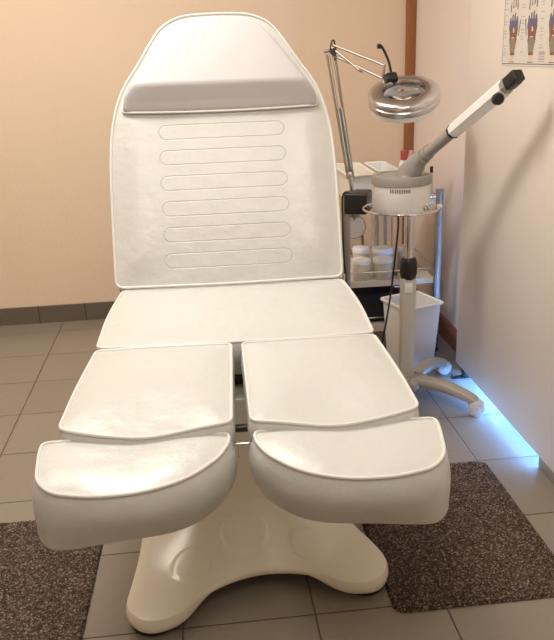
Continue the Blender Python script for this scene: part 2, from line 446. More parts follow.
# backrest: local x across, y up the plane, z out toward the sitter
REC = R(24)
bt = Matrix.Identity(4)
ux, up = Vector((1, 0, 0)), Vector((0, math.sin(REC), math.cos(REC))); nn = ux.cross(up)   # towards -y / up
for i in range(3): bt[i][0] = ux[i]; bt[i][1] = up[i]; bt[i][2] = nn[i]
bt[0][3], bt[1][3], bt[2][3] = -.008, .462, .572
half = [(.331, .0, .02), (.333, .14, .1), (.333, .34, .1), (.327, .45, .1), (.310, .535, .07), (.285, .600, .07), (.240, .665, .06), (.205, .725, .05), (.165, .785, .05), (.105, .815, .06), (.0, .820, .1)]
outl = [(x, y, r_) for x, y, r_ in half]+[(-x, y, r_) for x, y, r_ in half[-2::-1]]+[(0, -.004, .1)]
def backtop(x, y, t):
    u = abs(x)
    b = .012*math.exp(-((u-.275)/.055)**2)*max(0, min(1, (y)/.08))*max(0, min(1, (.62-y)/.15))
    return b*(1-t**5)
back = cushion('backrest', round_poly(outl), .075, .010, chair, M_BACK, bt, bulge=.004, bottom_r=.03, topfn=backtop, nt=26, pipe=.004)
# headrest pillow: rows up the plane, wedge section
bm = bmesh.new(); rows = []
def hw(v):
    P = [(.505, .280), (.53, .290), (.56, .284), (.60, .258), (.64, .232), (.68, .206), (.72, .178), (.76, .150), (.785, .122), (.80, .070)]
    for (a, b), (c_, d) in zip(P, P[1:]):
        if v <= c_: return b+(d-b)*(v-a)/(c_-a)
    return P[-1][1]
NV = 34; NU = 40
def pz(v):
    if v < .585:
        s = max(0, (v-.520)/.065); return .014+.038*s**.9
    s = (v-.585)/.215; return .044*max(0, 1-s)**.9+.008
for j in range(NV+1):
    v = .520+.280*j/NV; h = hw(v); row = []
    for i in range(NU+1):
        a = -1+2*i/NU; x = h*math.sin(a*math.pi/2)
        e = max(0, 1-abs(a)**7)
        z = .004+pz(v)*e**.6
        row.append(bm.verts.new((x, v+.006*(1-a*a)*(1 if j < 2 else 0)*-1, z)))
    rows.append(row)
for a, b in zip(rows, rows[1:]):
    for i in range(NU): bm.faces.new((a[i], a[i+1], b[i+1], b[i]))
bd = rows[0]+[r_[-1] for r_ in rows[1:]]+rows[-1][-2::-1]+[r_[0] for r_ in rows[-2:0:-1]]
low = [bm.verts.new((v.co.x*.98, v.co.y, .001)) for v in bd]
for i in range(len(bd)): bm.faces.new((bd[i], low[i], low[(i+1) % len(bd)], bd[(i+1) % len(bd)]))
bm.faces.new(low)
hp = link('headrest_pillow', bm, M_PILLOW, chair); hp.matrix_local = bt
for p in hp.data.polygons: p.use_smooth = True
hp.data.set_sharp_from_angle(angle=R(60))
bm = bmesh.new()
edge = [(-hw(.520+.280*j/24), .520+.280*j/24, .010) for j in range(24, -1, -1)]+[(x/10*.285, .517-.006*(1-(x/10)**2), .017 if abs(x) < 10 else .012) for x in range(-9, 10)]+[(hw(.520+.280*j/24), .520+.280*j/24, .010) for j in range(0, 25)]
tube(bm, [tuple(p) for p in catmull(edge, 3)], .0032, 8)
link('piping', bm, M_PIPE, hp)
# underframe
bm = bmesh.new()
box(bm, (-.25, .06, .415), (.25, .40, .455), .006)
for s in (-1, 1):
    box(bm, (s*.20-.02, -.30, .400), (s*.20+.02, .08, .430), .004)
    box(bm, (s*.21-.015, -.44, .405), (s*.21+.015, -.28, .425), .004)
tube(bm, [(-.26, -.17, .415), (.26, -.17, .415)], .009, 12)
box(bm, (-.05, .36, .40), (.05, .50, .45), .005)
link('underframe', bm, M_DKMET, chair)
bm = bmesh.new(); tube(bm, [(-.045, -.29, .44), (.045, -.29, .44)], .004, 10); tube(bm, [(-.012, -.29, .44), (-.012, -.29, .41)], .003, 8)
link('connecting_rod', bm, M_CHROME, chair)
for s in (-1, 1):
    bm = bmesh.new(); tube(bm, catmull([(s*.30, .41, .47), (s*.318, .462, .50), (s*.325, .468, .575)], 5), .009, 8)
    link('back_hinge', bm, M_CHROME, chair)
# cream base: lobed dome as a height field in polar coordinates
BROT = R(9.0)
bm = bmesh.new()
ol = round_poly([(-.303, -.290, .08), (-.262, -.350, .07), (-.190, -.345, .08), (-.115, -.270, .10), (.0, -.240, .1), (.115, -.270, .10), (.190, -.345, .08), (.262, -.350, .07), (.303, -.290, .08),
                 (.292, -.21, .1), (.262, -.10, .1), (.235, .03, .1), (.250, .16, .1), (.275, .28, .1), (.303, .35, .07), (.25, .41, .07), (.10, .35, .1), (0, .33, .1), (-.10, .35, .1), (-.25, .41, .07), (-.303, .35, .07), (-.285, .28, .1), (-.250, .16, .1), (-.235, .03, .1), (-.255, -.10, .1)], .007)
N = len(ol)
def hb(x, y):
    r_ = math.hypot(x*.93, (y-.02)*.95)
    s = max(0, .31-r_)
    return .056+.50*s*s/(s+.06)
rings = []; K = 64
for k in range(1, K+1):
    t = k/K; rg = []
    for p in ol:
        q = p*t; z = hb(q.x, q.y)
        e = max(0, (t-.86)/.14); z -= (z-.030)*.32*e**2.2*(1-.25*e)
        for bx, by in ((-.012, -.160),):
            d = math.hypot(q.x-bx, (q.y-by)); 
            k_ = max(0, min(1, (.058-d)/.006)); z += .006*k_*k_*(3-2*k_)
        for bx, by in ((-.145, -.205), (.135, -.205)):
            d = math.hypot(q.x-bx, (q.y-by))
            k_ = max(0, min(1, (.050-d)/.008)); z += .0025*k_*k_*(3-2*k_)
        rg.append(bm.verts.new((q.x, q.y, z)))
    rings.append(rg)
cv = bm.verts.new((0, 0, hb(0, 0)))
for i in range(N): bm.faces.new((cv, rings[0][i], rings[0][(i+1) % N]))
def footness(p):
    d = min(math.hypot(p.x-a, p.y-b) for a, b in ((-.240, -.29), (.240, -.29), (-.240, .345), (.240, .345)))
    return max(0, min(1, 1.5-d/.085))
for off, zt in ((1.012, .75), (1.014, .45), (1.006, .15), (.985, 0)):
    rg = []
    for i, p in enumerate(ol):
        fz = .007+(1-footness(p))*.031; ztop = rings[K-1][i].co.z
        rg.append(bm.verts.new((p.x*off, p.y*off, fz+(ztop-fz)*zt)))
    rings.append(rg)
rings.append([bm.verts.new((p.x*.9, p.y*.9, rings[-1][i].co.z+.004)) for i, p in enumerate(ol)])
for a, b in zip(rings, rings[1:]):
    for i in range(N): bm.faces.new((a[i], a[(i+1) % N], b[(i+1) % N], b[i]))
bm.faces.new(rings[-1])
base = link('base', bm, M_BASE, chair); base.location = (-.020, .046, 0); base.rotation_euler.z = BROT; base.scale = (1.025, 1, 1)
for p in base.data.polygons: p.use_smooth = True
for a, b in ((-.242, -.292), (.242, -.292), (-.242, .345), (.242, .345)):
    bm = bmesh.new(); lathe(bm, [(0, 0), (.046, 0), (.048, .003), (.046, .012), (0, .012)], 32); link('rubber_foot', bm, M_RUBBER, base).location = (a, b, .0005)
bm = bmesh.new(); box(bm, (-.080, -.020, .12), (.080, .140, .42), .018, 4)
link('lift_column', bm, M_BASE, chair)

# ------------------------------------------------------------------ trolley
TX0, TX1, TY0, TY1 = .568, .938, 2.90, 3.30
tr = thing('trolley', 'chrome three-shelf utility trolley against the back wall behind the steamer', 'trolley', ((TX0+TX1)/2, (TY0+TY1)/2, 0))
hx, hy = (TX1-TX0)/2, (TY1-TY0)/2
for sx in (-1, 1):
    for sy in (-1, 1):
        bm = bmesh.new(); box(bm, (sx*hx-.014, sy*hy-.009, .075), (sx*hx+.014, sy*hy+.009, .675), .004)
        lg = link('leg', bm, M_STEEL, tr)
        bm = bmesh.new(); box(bm, (sx*hx-.015, sy*hy-.010, .672), (sx*hx+.015, sy*hy+.010, .682), .002); link('end_cap', bm, M_GREY, lg)
        bm = bmesh.new(); lathe(bm, [(0, -.010), (.022, -.010), (.026, -.006), (.026, .006), (.022, .010), (0, .010)], 24, Matrix.Translation((sx*hx, sy*hy, .0265)) @ Matrix.Rotation(R(90), 4, 'Y'))
        box(bm, (sx*hx-.014, sy*hy-.008, .035), (sx*hx+.014, sy*hy+.008, .077), .003); link('caster', bm, M_DKMET, lg)
for nm, z in (('bottom_shelf', .125), ('middle_shelf', .318), ('top_shelf', .632)):
    bm = bmesh.new()
    box(bm, (-hx+.012, -hy+.002, z-.006), (hx-.012, hy-.002, z), .001)
    box(bm, (-hx+.012, -hy, z-.018), (hx-.012, -hy+.003, z+.004)); box(bm, (-hx+.012, hy-.003, z-.018), (hx-.012, hy, z+.004))
    for sx in (-1, 1): box(bm, (sx*(hx-.013)-.0015, -hy, z-.018), (sx*(hx-.013)+.0015, hy, z+.004))
    sh = link(nm, bm, M_SHELF, tr, smooth=False)
    rz_ = z+.043 if z < .6 else z+.020
    bm = bmesh.new()
    tube(bm, [(-hx, -hy, rz_), (hx, -hy, rz_)], .0035, 8); tube(bm, [(-hx, hy, rz_), (hx, hy, rz_)], .0035, 8)
    for sx in (-1, 1): tube(bm, [(sx*hx, -hy, rz_), (sx*hx, hy, rz_)], .0035, 8)
    link('rail', bm, M_CHROME, sh)

# things on the top shelf
def tray(name, label, x0, x1, y0, y1, z0, h, m, wall=.006, rim=.010, bottom=.01, group=None, cat='tray', rz=0):
    bm = bmesh.new(); cx, cy = (x0+x1)/2, (y0+y1)/2; a, b = (x1-x0)/2, (y1-y0)/2
    def rr(k, z, r_): return [bm.verts.new((p.x, p.y, z)) for p in RP(a+k, b+k, r_)]
    def RP(a_, b_, r_):
        out = []
        for qx, qy, st in ((1, 1, 0), (-1, 1, 90), (-1, -1, 180), (1, -1, 270)):
            for j in range(6):
                t = R(st+j*18); out.append(Vector((qx*(a_-r_)+r_*math.cos(t), qy*(b_-r_)+r_*math.sin(t))))
        return out
    R0 = [rr(-.006, 0, .012), rr(0, h-.006, .015), rr(rim, h-.005, .02), rr(rim, h-.001, .02), rr(rim-.002, h, .02), rr(-wall+.004, h, .013), rr(-wall, h-.003, .012), rr(-wall-.005, bottom, .010)]
    for p, q in zip(R0, R0[1:]):
        n_ = len(p)
        for i in range(n_): bm.faces.new((p[i], p[(i+1) % n_], q[(i+1) % n_], q[i]))
    bm.faces.new(R0[0][::-1]); bm.faces.new(R0[-1])
    o = link(name, bm, m); o.location = (cx, cy, z0); o.rotation_euler.z = rz
    return tag(o, label, cat, group)
tray('storage_tub', 'long ivory plastic tub at the left end of the trolley top, behind the clamped lamp', .585, .690, 2.93, 3.27, .632, .115, M_IVORY)
tray('instrument_tray', 'shallow white tray on the trolley top between the ivory tub and the bottles', .716, .800, 2.99, 3.25, .632, .118, M_WHITE, rim=.006)
def bottle(name, label, prof, loc, m, capprof=None, capm=None, capname='cap', cat='bottle', n=28, group=None):
    bm = bmesh.new(); lathe(bm, prof, n); o = link(name, bm, m); o.location = loc; tag(o, label, cat, group)
    if capprof:
        bm = bmesh.new(); lathe(bm, capprof, n); link(capname, bm, capm, o)
    return o
bottle('pump_bottle', 'white bottle with a square red cap on the trolley top', [(0, 0), (.017, 0), (.018, .004), (.018, .135), (.010, .150), (.009, .152), (0, .152)], (.826, 3.03, .632), M_WHITE,
    [(0, .150), (.0125, .150), (.0128, .152), (.0125, .186), (.011, .188), (0, .188)], M_RED)
bottle('lotion_bottle', 'slim pale pink bottle just right of the red-capped bottle', [(0, 0), (.013, 0), (.014, .004), (.014, .150), (.009, .168), (.008, .180), (0, .182)], (.868, 3.07, .632), M_PINK)
bottle('round_bottle', 'round-shouldered white bottle behind the steamer elbow', [(0, 0), (.016, 0), (.017, .004), (.017, .140), (.012, .155), (.006, .160), (0, .161)], (.892, 3.02, .632), M_WHITE)
bottle('polish_bottle', 'thin clear bottle with a small black cap at the trolley right corner', [(0, 0), (.007, 0), (.0075, .003), (.0075, .100), (.005, .108), (0, .109)], (.916, 2.945, .632), M_JAR,
    [(0, .107), (.0062, .107), (.0065, .109), (.0065, .128), (.005, .131), (0, .131)], M_BLACK)
sp_ = thing('wooden_spatula', 'oval tan wooden paddle sticking up behind the steamer arm', 'spatula', (.893, 2.975, .634))
bm = bmesh.new(); tube(bm, [(0, 0, 0), (.002, 0, .16)], .003, 8); link('handle', bm, M_BRASS, sp_)
bm = bmesh.new(); mm = T((.006, 0, .192)) @ Matrix.Rotation(R(52), 4, 'Y') @ Matrix.Diagonal((.014, .006, .028, 1))
bmesh.ops.create_uvsphere(bm, u_segments=24, v_segments=14, radius=1, matrix=mm); link('paddle', bm, M_BRASS, sp_)
bottle('cream_pot', 'small low pot with a dark green lid on the trolley top', [(0, 0), (.022, 0), (.023, .004), (.023, .106), (0, .106)], (.757, 2.945, .632), M_WHITE,
    [(0, .105), (.020, .105), (.020, .117), (.017, .120), (0, .120)], M_GREEN, 'lid', 'pot')

# middle shelf
ZS = .318
def jar(label, loc, r_, h, lid_r=None, m=M_JAR, name='jar'):
    o = bottle(name, label, [(0, 0), (r_*.94, 0), (r_, .005), (r_, h*.74), (r_*.92, h*.79), (0, h*.79)], loc, m,
        [(0, h*.78), (r_*1.03, h*.78), (r_*1.05, h*.80), (r_*1.05, h*.96), (r_*.98, h), (0, h)], M_WHITE, 'lid', 'jar', group='jars on the middle trolley shelf')
    return o
jar('wide pale jar with a white lid at the front left of the middle shelf', (.640, 2.960, ZS), .036, .085)
jar('wide white-lidded jar in front of the glass, beside the power cord', (.728, 2.960, ZS), .038, .085)
jar('taller jar behind the front left jar on the middle shelf', (.662, 3.075, ZS), .034, .105)
jar('lidded jar at the foot of the glass cylinder', (.752, 3.065, ZS), .042, .100)
jar('small white jar half hidden behind the steamer column', (.855, 3.070, ZS), .034, .100)
g = thing('glass_cylinder', 'tall clear glass cylinder with white tubes at the back of the middle shelf', 'glass jar', (.775, 3.170, ZS))
bm = bmesh.new(); lathe(bm, [(0, .0), (.044, 0), (.046, .004), (.046, .225), (.0435, .225), (.0435, .008), (0, .008)], 40); link('vessel', bm, M_GLASS, g)
bm = bmesh.new(); tube(bm, [(-.022, 0, .010), (-.024, 0, .250)], .010, 14); tube(bm, [(.018, .008, .010), (.016, .008, .215)], .008, 14); link('tube', bm, M_WHITE, g)
mr_ = thing('hand_mirror', 'round brown-rimmed mirror leaning on two sticks at the back of the middle shelf', 'mirror', (.66, 3.20, ZS))
bm = bmesh.new(); mm = T((0, 0, .165)) @ Matrix.Rotation(R(80), 4, 'X')
lathe(bm, [(0, -.004), (.048, -.004), (.052, 0), (.048, .004), (0, .004)], 40, mm); link('mirror_disc', bm, M_MIRROR, mr_)
bm = bmesh.new(); tube(bm, [(-.05, .0, .115), (.015, -.03, .0)], .006, 8); tube(bm, [(.035, 0, .125), (.040, -.02, .0)], .006, 8); link('stand', bm, M_BROWN, mr_)
bm = bmesh.new(); box(bm, (-.020, -.012, 0), (.020, .012, .020), .002); o = link('packet', bm, M_YEL); o.location = (.806, 2.935, ZS); tag(o, 'small yellow packet on the front edge of the middle shelf', 'packet')
bm = bmesh.new(); lathe(bm, [(0, 0), (.018, 0), (.019, .003), (.019, .016), (.016, .018), (0, .018)], 28); o = link('tin', bm, M_BROWN); o.location = (.790, 2.995, ZS); tag(o, 'small dark brown tin beside the power cord on the middle shelf', 'tin')
# bottom shelf
bm = bmesh.new(); box(bm, (-.105, -.14, 0), (.105, .14, .13), .018, 3); o = link('storage_bag', bm, M_NAVY); o.location = (.70, 3.10, .1255); tag(o, 'black soft bag filling the bottom shelf of the trolley', 'bag')
bm = bmesh.new(); box(bm, (-.016, -.008, 0), (.016, .008, .115), .003); o = link('packet', bm, M_BLUE); o.location = (.800, 2.935, .1255); tag(o, 'upright light blue packet beside the black bag on the bottom shelf', 'packet')

# ------------------------------------------------------------------ magnifier lamp clamped to the trolley
lp = thing('magnifying_lamp', 'round chrome ring magnifier lamp on a spring arm clamped to the trolley', 'lamp', (.60, 2.86, .62))
O = Vector((.60, 2.86, .62))
def P(*a): return Vector(a)-O
bm = bmesh.new()
box(bm, (-.030, -.090, .004), (.056, .020, .082), .007, 3, Matrix.Rotation(R(-24), 4, 'Z'))
link('clamp_block', bm, M_BLACK, lp)
bm = bmesh.new(); box(bm, (-.015, .012, -.03), (.015, .06, -.020), .002); box(bm, (-.015, .010, -.03), (.015, .016, .02), .002); tube(bm, [(0, .045, -.045), (0, .045, -.02)], .005, 10); link('clamp_jaw', bm, M_STEEL, lp)
A0 = P(.582, 2.84, .69); A1 = P(.503, 2.85, 1.205)
bm = bmesh.new(); dirA = (A1-A0).normalized()
tube(bm, [A0, A0+dirA*.075], .010, 14); link('pivot', bm, M_CHROME, lp)
sd = Vector((.014, 0, .003))
bm = bmesh.new()
for k in (-1, 1): tube(bm, [A0+dirA*.06+sd*k*.75, A1+sd*k-dirA*.012], .0042, 10)
tube(bm, [A1-sd*1.6, A1+sd*1.6], .0055, 10)
link('lower_arm', bm, M_ALU, lp)
def spring(bm, a, b, r_, turns, wr=.0011):
    a, b = Vector(a), Vector(b); d = b-a; x, y = frame(d); n = turns*10
    tube(bm, [a+d*(i/n)+(x*math.cos(i*.6283)+y*math.sin(i*.6283))*r_ for i in range(n+1)], wr, 5)
bm = bmesh.new()
for k in (-1, 1): spring(bm, A0+dirA*.085+sd*k*.45+Vector((0, -.010, 0)), A0+dirA*.32+sd*k*.45+Vector((0, -.010, 0)), .0046, 56, .0024)
for k in (-1, 1): tube(bm, [A0+dirA*.32+sd*k*.45+Vector((0, -.010, 0)), A1-dirA*.02+sd*k*.3], .0014, 6)
link('spring', bm, M_STEEL, lp)
B1 = P(.664, 2.70, 1.118); B0 = P(.508, 2.85, 1.195)
bm = bmesh.new()
tube(bm, [P(.512, 2.846, 1.222), P(.664, 2.70, 1.149)], .0042, 10)
tube(bm, [P(.512, 2.846, 1.188), P(.655, 2.70, 1.108)], .0042, 10)
tube(bm, [P(.506, 2.842, 1.214), P(.590, 2.76, 1.135)], .0042, 10)
tube(bm, [P(.590, 2.76, 1.135), P(.600, 2.76, 1.132)], .0062, 10)
tube(bm, [P(.664, 2.70, 1.152), P(.656, 2.70, 1.104)], .0050, 10)
link('upper_arm', bm, M_ALU, lp)
bm = bmesh.new(); mm = align(P(.512, 2.838, 1.200), (0, 1, 0)); lathe(bm, [(0, -.012), (.012, -.012), (.013, 0), (.012, .012), (0, .012)], 24, mm)
tube(bm, catmull([P(.502, 2.842, 1.205), P(.506, 2.84, 1.232), (P(.515, 2.84, 1.236)), P(.520, 2.84, 1.205), P(.517, 2.84, 1.17)], 6), .003, 8)
link('elbow_joint', bm, M_DKMET, lp)
bm = bmesh.new(); tube(bm, catmull([P(.640, 2.70, 1.212), P(.650, 2.70, 1.213), P(.662, 2.70, 1.196), P(.676, 2.69, 1.160), P(.682, 2.68, 1.125)], 8), .0045, 8)
tube(bm, [P(.638, 2.70, 1.212), P(.650, 2.70, 1.211)], .008, 12)
link('lamp_cable', bm, M_BLACK, lp)
RC = Vector((.706, 2.60, 1.058)); nrm = (Matrix.Rotation(R(-9), 3, 'Y') @ Matrix.Rotation(R(22), 3, 'X')) @ Vector((0, 0, 1))
RM = align(RC-O, nrm)
bm = bmesh.new(); mm = align(P(.680, 2.675, 1.106), (1, 0, .15)); lathe(bm, [(0, -.020), (.018, -.020), (.021, -.008), (.021, .008), (.018, .020), (0, .020)], 24, mm)
tube(bm, [P(.680, 2.675, 1.106), P(.692, 2.668, 1.086)], .013, 12)
link('knuckle', bm, M_BLACK, lp)
bm = bmesh.new()
lathe(bm, [(.070, .010), (.073, .018), (.080, .020), (.106, .016), (.116, .010), (.1185, .004), (.1185, -.004), (.1165, -.008), (.1195, -.011), (.1195, -.024), (.116, -.029), (.072, -.029), (.070, -.020)], 96, RM, closed=True)
ring = link('ring_housing', bm, M_RING, lp)
bm = bmesh.new(); lathe(bm, [(.074, -.029), (.116, -.029), (.114, -.044), (.104, -.052), (.084, -.052), (.076, -.044)], 72, RM, closed=True); tag(link('diffuser', bm, M_WHITE, lp), 'white ring diffuser')
bm = bmesh.new(); lathe(bm, [(0, .010), (.035, .007), (.0695, .000), (.0695, -.004), (.035, -.010), (0, -.013)], 64, RM); link('lens', bm, M_GLASS, lp)
bm = bmesh.new(); box(bm, (-.003, -.1235, -.024), (.003, -.1185, -.014), .001, 2, RM @ Matrix.Rotation(R(35), 4, 'Z')); link('switch', bm, M_WHITE, lp)
bm = bmesh.new(); tube(bm, catmull([P(.583, 2.785, .665), P(.556, 2.795, .705), P(.540, 2.83, .685), P(.541, 2.84, .60), P(.545, 2.84, .45), P(.560, 2.83, .25), P(.568, 2.80, .08), P(.60, 2.78, .006), P(.70, 2.84, .006)], 10), .0032, 8)
link('power_cord', bm, M_BLACK, lp)

# ------------------------------------------------------------------ facial steamer
st = thing('facial_steamer', 'grey and white facial steamer on a wheeled pedestal with its long arm raised', 'steamer', (.715, 2.485, 0))
bm = bmesh.new()
box(bm, (-.052, -.052, .045), (.052, .052, .085), .014, 4, Matrix.Rotation(R(45), 4, 'Z'))
link('hub', bm, M_LEG, st)
for k in range(4):
    a = R(45+90*k); dx, dy = math.cos(a), math.sin(a)
    # straight legs at 45 degrees, arched down to the caster
    bm = bmesh.new(); path = catmull([(dx*.03, dy*.03, .072), (dx*.12, dy*.12, .078), (dx*.20, dy*.20, .068), (dx*.245, dy*.245, .056), (dx*.262, dy*.262, .047)], 8)
    sx_ = Vector((-dy, dx, 0)); rings = []
    for i, p in enumerate(path):
        t = i/(len(path)-1); w_ = .026-.005*t; h_ = .020-.007*t
        rg = []
        for q in range(14):
            b = 2*math.pi*q/14; cx_ = math.copysign(abs(math.cos(b))**.6, math.cos(b)); cz_ = math.copysign(abs(math.sin(b))**.6, math.sin(b))
            rg.append(bm.verts.new(p+sx_*w_*cx_+Vector((0, 0, 1))*h_*cz_))
        rings.append(rg)
    for p, q in zip(rings, rings[1:]):
        for i in range(14): bm.faces.new((p[i], p[(i+1) % 14], q[(i+1) % 14], q[i]))
    bm.faces.new(rings[0][::-1]); bm.faces.new(rings[-1])
    lg = link('leg', bm, M_LEG, st)
    ca = R(-20 if k == 3 else 10); 
    for s in (-1, 1):
        bm = bmesh.new()
        mm = T((dx*.262, dy*.262, .0283)) @ Matrix.Rotation(ca, 4, 'Z') @ T((0, s*.0135, 0)) @ Matrix.Rotation(R(90), 4, 'X')
        lathe(bm, [(0, -.009), (.010, -.009), (.012, -.007), (.024, -.007), (.028, -.004), (.028, .004), (.024, .007), (.012, .007), (.010, .009), (0, .009)], 32, mm)
        link('caster_wheel', bm, M_WHEEL, lg)
    bm = bmesh.new(); tube(bm, [(dx*.256, dy*.256, .024), (dx*.252, dy*.252, .052)], .006, 10); link('caster_stem', bm, M_GREY, lg)
CX, CY = -.013, 0
bm = bmesh.new(); box(bm, (CX-.024, CY-.020, .06), (CX+.024, CY+.020, .455), .004, 2); link('column', bm, M_COLUMN, st)
bm = bmesh.new(); box(bm, (CX-.018, CY-.0235, .405), (CX+.010, CY-.0205, .440), .001); lathe(bm, [(0, 0), (.004, 0), (.004, .003), (0, .003)], 16, T((CX+.002, CY-.0235, .425)) @ Matrix.Rotation(R(90), 4, 'X')); tag(link('plate', bm, M_WHITE, st), 'small white plate on the column')
bm = bmesh.new(); lathe(bm, [(0, .450), (.023, .450), (.027, .456), (.030, .470), (.030, .505), (.027, .520), (.022, .526), (0, .526)], 12, T((CX, CY, 0))); tag(link('height_collar', bm, M_BLACK, st), 'black height collar')
bm = bmesh.new(); tube(bm, [(CX, CY, .52), (CX, CY, .70)], .0175, 24); link('chrome_tube', bm, M_CHROME, st)
HX, HY = -.046, -.010
bm = bmesh.new(); lathe(bm, [(0, .690), (.080, .690), (.090, .694), (.0945, .702), (.0945, .792), (0, .792)], 72, T((HX, HY, 0)))
hd = link('boiler_housing', bm, M_WHITE, st)
bm = bmesh.new(); lathe(bm, [(.0945, .782), (.0985, .784), (.0985, .806), (.095, .812), (.080, .812), (.078, .808), (0, .808)], 72, T((HX, HY, 0))); tag(link('lid_rim', bm, M_GREY, st), 'grey lid rim')
bm = bmesh.new()
for k in range(12):
    a = R(-112+k*3.4-14); mm = T((HX+.0945*math.cos(a), HY+.0945*math.sin(a), .770)) @ Matrix.Rotation(a, 4, 'Z')
    box(bm, (-.002, -.0014, -.006), (.0006, .0014, .006), .0004, 1, mm)
tag(link('vent_slots', bm, M_BLACK, hd), 'row of short dark vent slots')
bm = bmesh.new(); tube(bm, circ((HX, HY, .700), .125, 64), .0035, 8, closed=True)
for a in (20, 140, 260): tube(bm, [(HX+.125*math.cos(R(a)), HY+.125*math.sin(R(a)), .700), (HX+.075*math.cos(R(a)), HY+.075*math.sin(R(a)), .688)], .003, 8)
link('hoop', bm, M_CHROME, st)
bm = bmesh.new(); mm = align(Vector((HX+.125, HY-.010, .699)), (1, -.2, 0)); lathe(bm, [(0, -.004), (.008, -.004), (.009, .004), (.007, .012), (0, .013)], 20, mm); tag(link('hoop_knob', bm, M_WHITE, st), 'white knob on the hoop')
bm = bmesh.new(); mm = align(Vector((HX+.060, HY-.076, .712)), (.6, -.8, .3)); lathe(bm, [(0, -.002), (.009, -.002), (.009, .006), (.005, .008), (0, .008)], 20, mm); box(bm, (-.002, -.011, .004), (.002, .011, .013), .001, 1, mm @ Matrix.Rotation(R(20), 4, 'Z')); link('dial', bm, M_CHROME, hd)
SO = Vector((.715, 2.485, 0))
def Q(x, y, z): return Vector((x, y, z))-SO
E0 = Q(.690, 2.455, .800); E1 = Q(.706, 2.440, .850); E2 = Q(.775, 2.300, .957); E3 = Q(.840, 2.070, 1.094); E4 = Q(.866, 1.985, 1.140)
bm = bmesh.new(); tube(bm, [p for p in catmull([E0+Vector((0, 0, .004)), E0+Vector((.002, -.002, .020)), E1+Vector((.002, -.006, .003)), E1+(E2-E1)*.24], 6)], .03, 28, rfn=lambda t:   .047-.023*min(1, t*1.15)**1.1)
tag(link('elbow', bm, M_GREY, st), 'grey elbow joint')
dA = (E3-E2).normalized()
bm = bmesh.new(); tube(bm, [E1+(E2-E1)*.10, E2+dA*.01], .0180, 24)
tube(bm, [E1+(E2-E1)*.30, E1+(E2-E1)*.36], .0215, 24); tag(link('arm_tube', bm, M_GREY, st), 'grey steam arm tube')
# octagonal sleeve
def oct_sleeve(bm, a, b, r0, r1, n=8, ph=22.5):
    mm = align(a, (b-a), up=(0, 0, 1)); L = (b-a).length
    prof = []
    r_ = [[(rr_*math.cos(R(ph+45*k)), rr_*math.sin(R(ph+45*k)), z) for k in range(8)] for rr_, z in ((r0*.9, 0), (r0, .004), (r1, L-.004), (r1*.92, L))]
    vs = [[bm.verts.new(mm @ Vector(p)) for p in q] for q in r_]
    for p, q in zip(vs, vs[1:]):
        for i in range(8): bm.faces.new((p[i], p[(i+1) % 8], q[(i+1) % 8], q[i]))
    bm.faces.new(vs[0][::-1]); bm.faces.new(vs[-1])
bm = bmesh.new(); oct_sleeve(bm, E2+dA*.008, E3, .0225, .0240); link('arm_sleeve', bm, M_WHITE, st, smooth=False)
bm = bmesh.new(); oct_sleeve(bm, E2, E2+dA*.010, .0235, .0235); tag(link('sleeve_band', bm, M_BLACK, st, smooth=False), 'black band at the sleeve end')
bm = bmesh.new(); oct_sleeve(bm, E3-dA*.001, E3+dA*.016, .0225, .0215); tag(link('nozzle_collar', bm, M_GREY, st, smooth=False), 'grey nozzle collar')
bm = bmesh.new(); dN = (dA+Vector((.10, 0, .10))).normalized(); mm = align(E3+dA*.012, dN, up=(0, 0, 1))
box(bm, (-.017, -.017, 0), (.017, .017, .038), .005, 3, mm); box(bm, (-.018, -.015, .030), (.018, .017, .048), .005, 3, mm)
tag(link('nozzle', bm, M_BLACK, st), 'black steam nozzle')
kn = Q(.820, 2.075, 1.064)
bm = bmesh.new(); mm = align(kn+Vector((0, -.010, 0)), (-.15, -.95, .1)); lathe(bm, [(0, -.012), (.0155, -.012), (.0165, .004), (.0145, .009), (.011, .010), (.010, .006), (0, .006)], 28, mm); tag(link('arm_knob', bm, M_BLACK, st), 'round black arm knob')
bm = bmesh.new(); tube(bm, catmull([Q(.640, 2.40, .692), Q(.640, 2.40, .64), Q(.630, 2.41, .50), Q(.622, 2.43, .38), Q(.612, 2.46, .26), Q(.610, 2.50, .18), Q(.616, 2.54, .10), Q(.61, 2.60, .02), Q(.58, 2.66, .006), Q(.50, 2.70, .006), Q(.42, 2.80, .006)], 10), .0034, 8)
link('power_cord', bm, M_BLACK, st)

# ------------------------------------------------------------------ waste bin
bn = thing('waste_bin', 'small square white plastic waste bin standing below the trolley behind the steamer', 'bin', (.80, 2.778, 0), R(20))
bm = bmesh.new()
def sq(a, z, r_):
    out = []
    for qx, qy, s0 in ((1, 1, 0), (-1, 1, 90), (-1, -1, 180), (1, -1, 270)):
        for j in range(6): t = R(s0+j*18); out.append(bm.verts.new((qx*(a-r_)+r_*math.cos(t), qy*(a-r_)+r_*math.sin(t), z)))
    return out
rs = [sq(.066, .001, .012), sq(.068, .005, .012), sq(.083, .262, .014), sq(.091, .266, .016), sq(.092, .272, .016), sq(.089, .276, .016), sq(.081, .274, .013), sq(.065, .008, .010)]
for p, q in zip(rs, rs[1:]):
    for i in range(24): bm.faces.new((p[i], p[(i+1) % 24], q[(i+1) % 24], q[i]))
bm.faces.new(rs[0][::-1]); bm.faces.new(rs[-1])
link('bin_body', bm, M_BIN, bn)

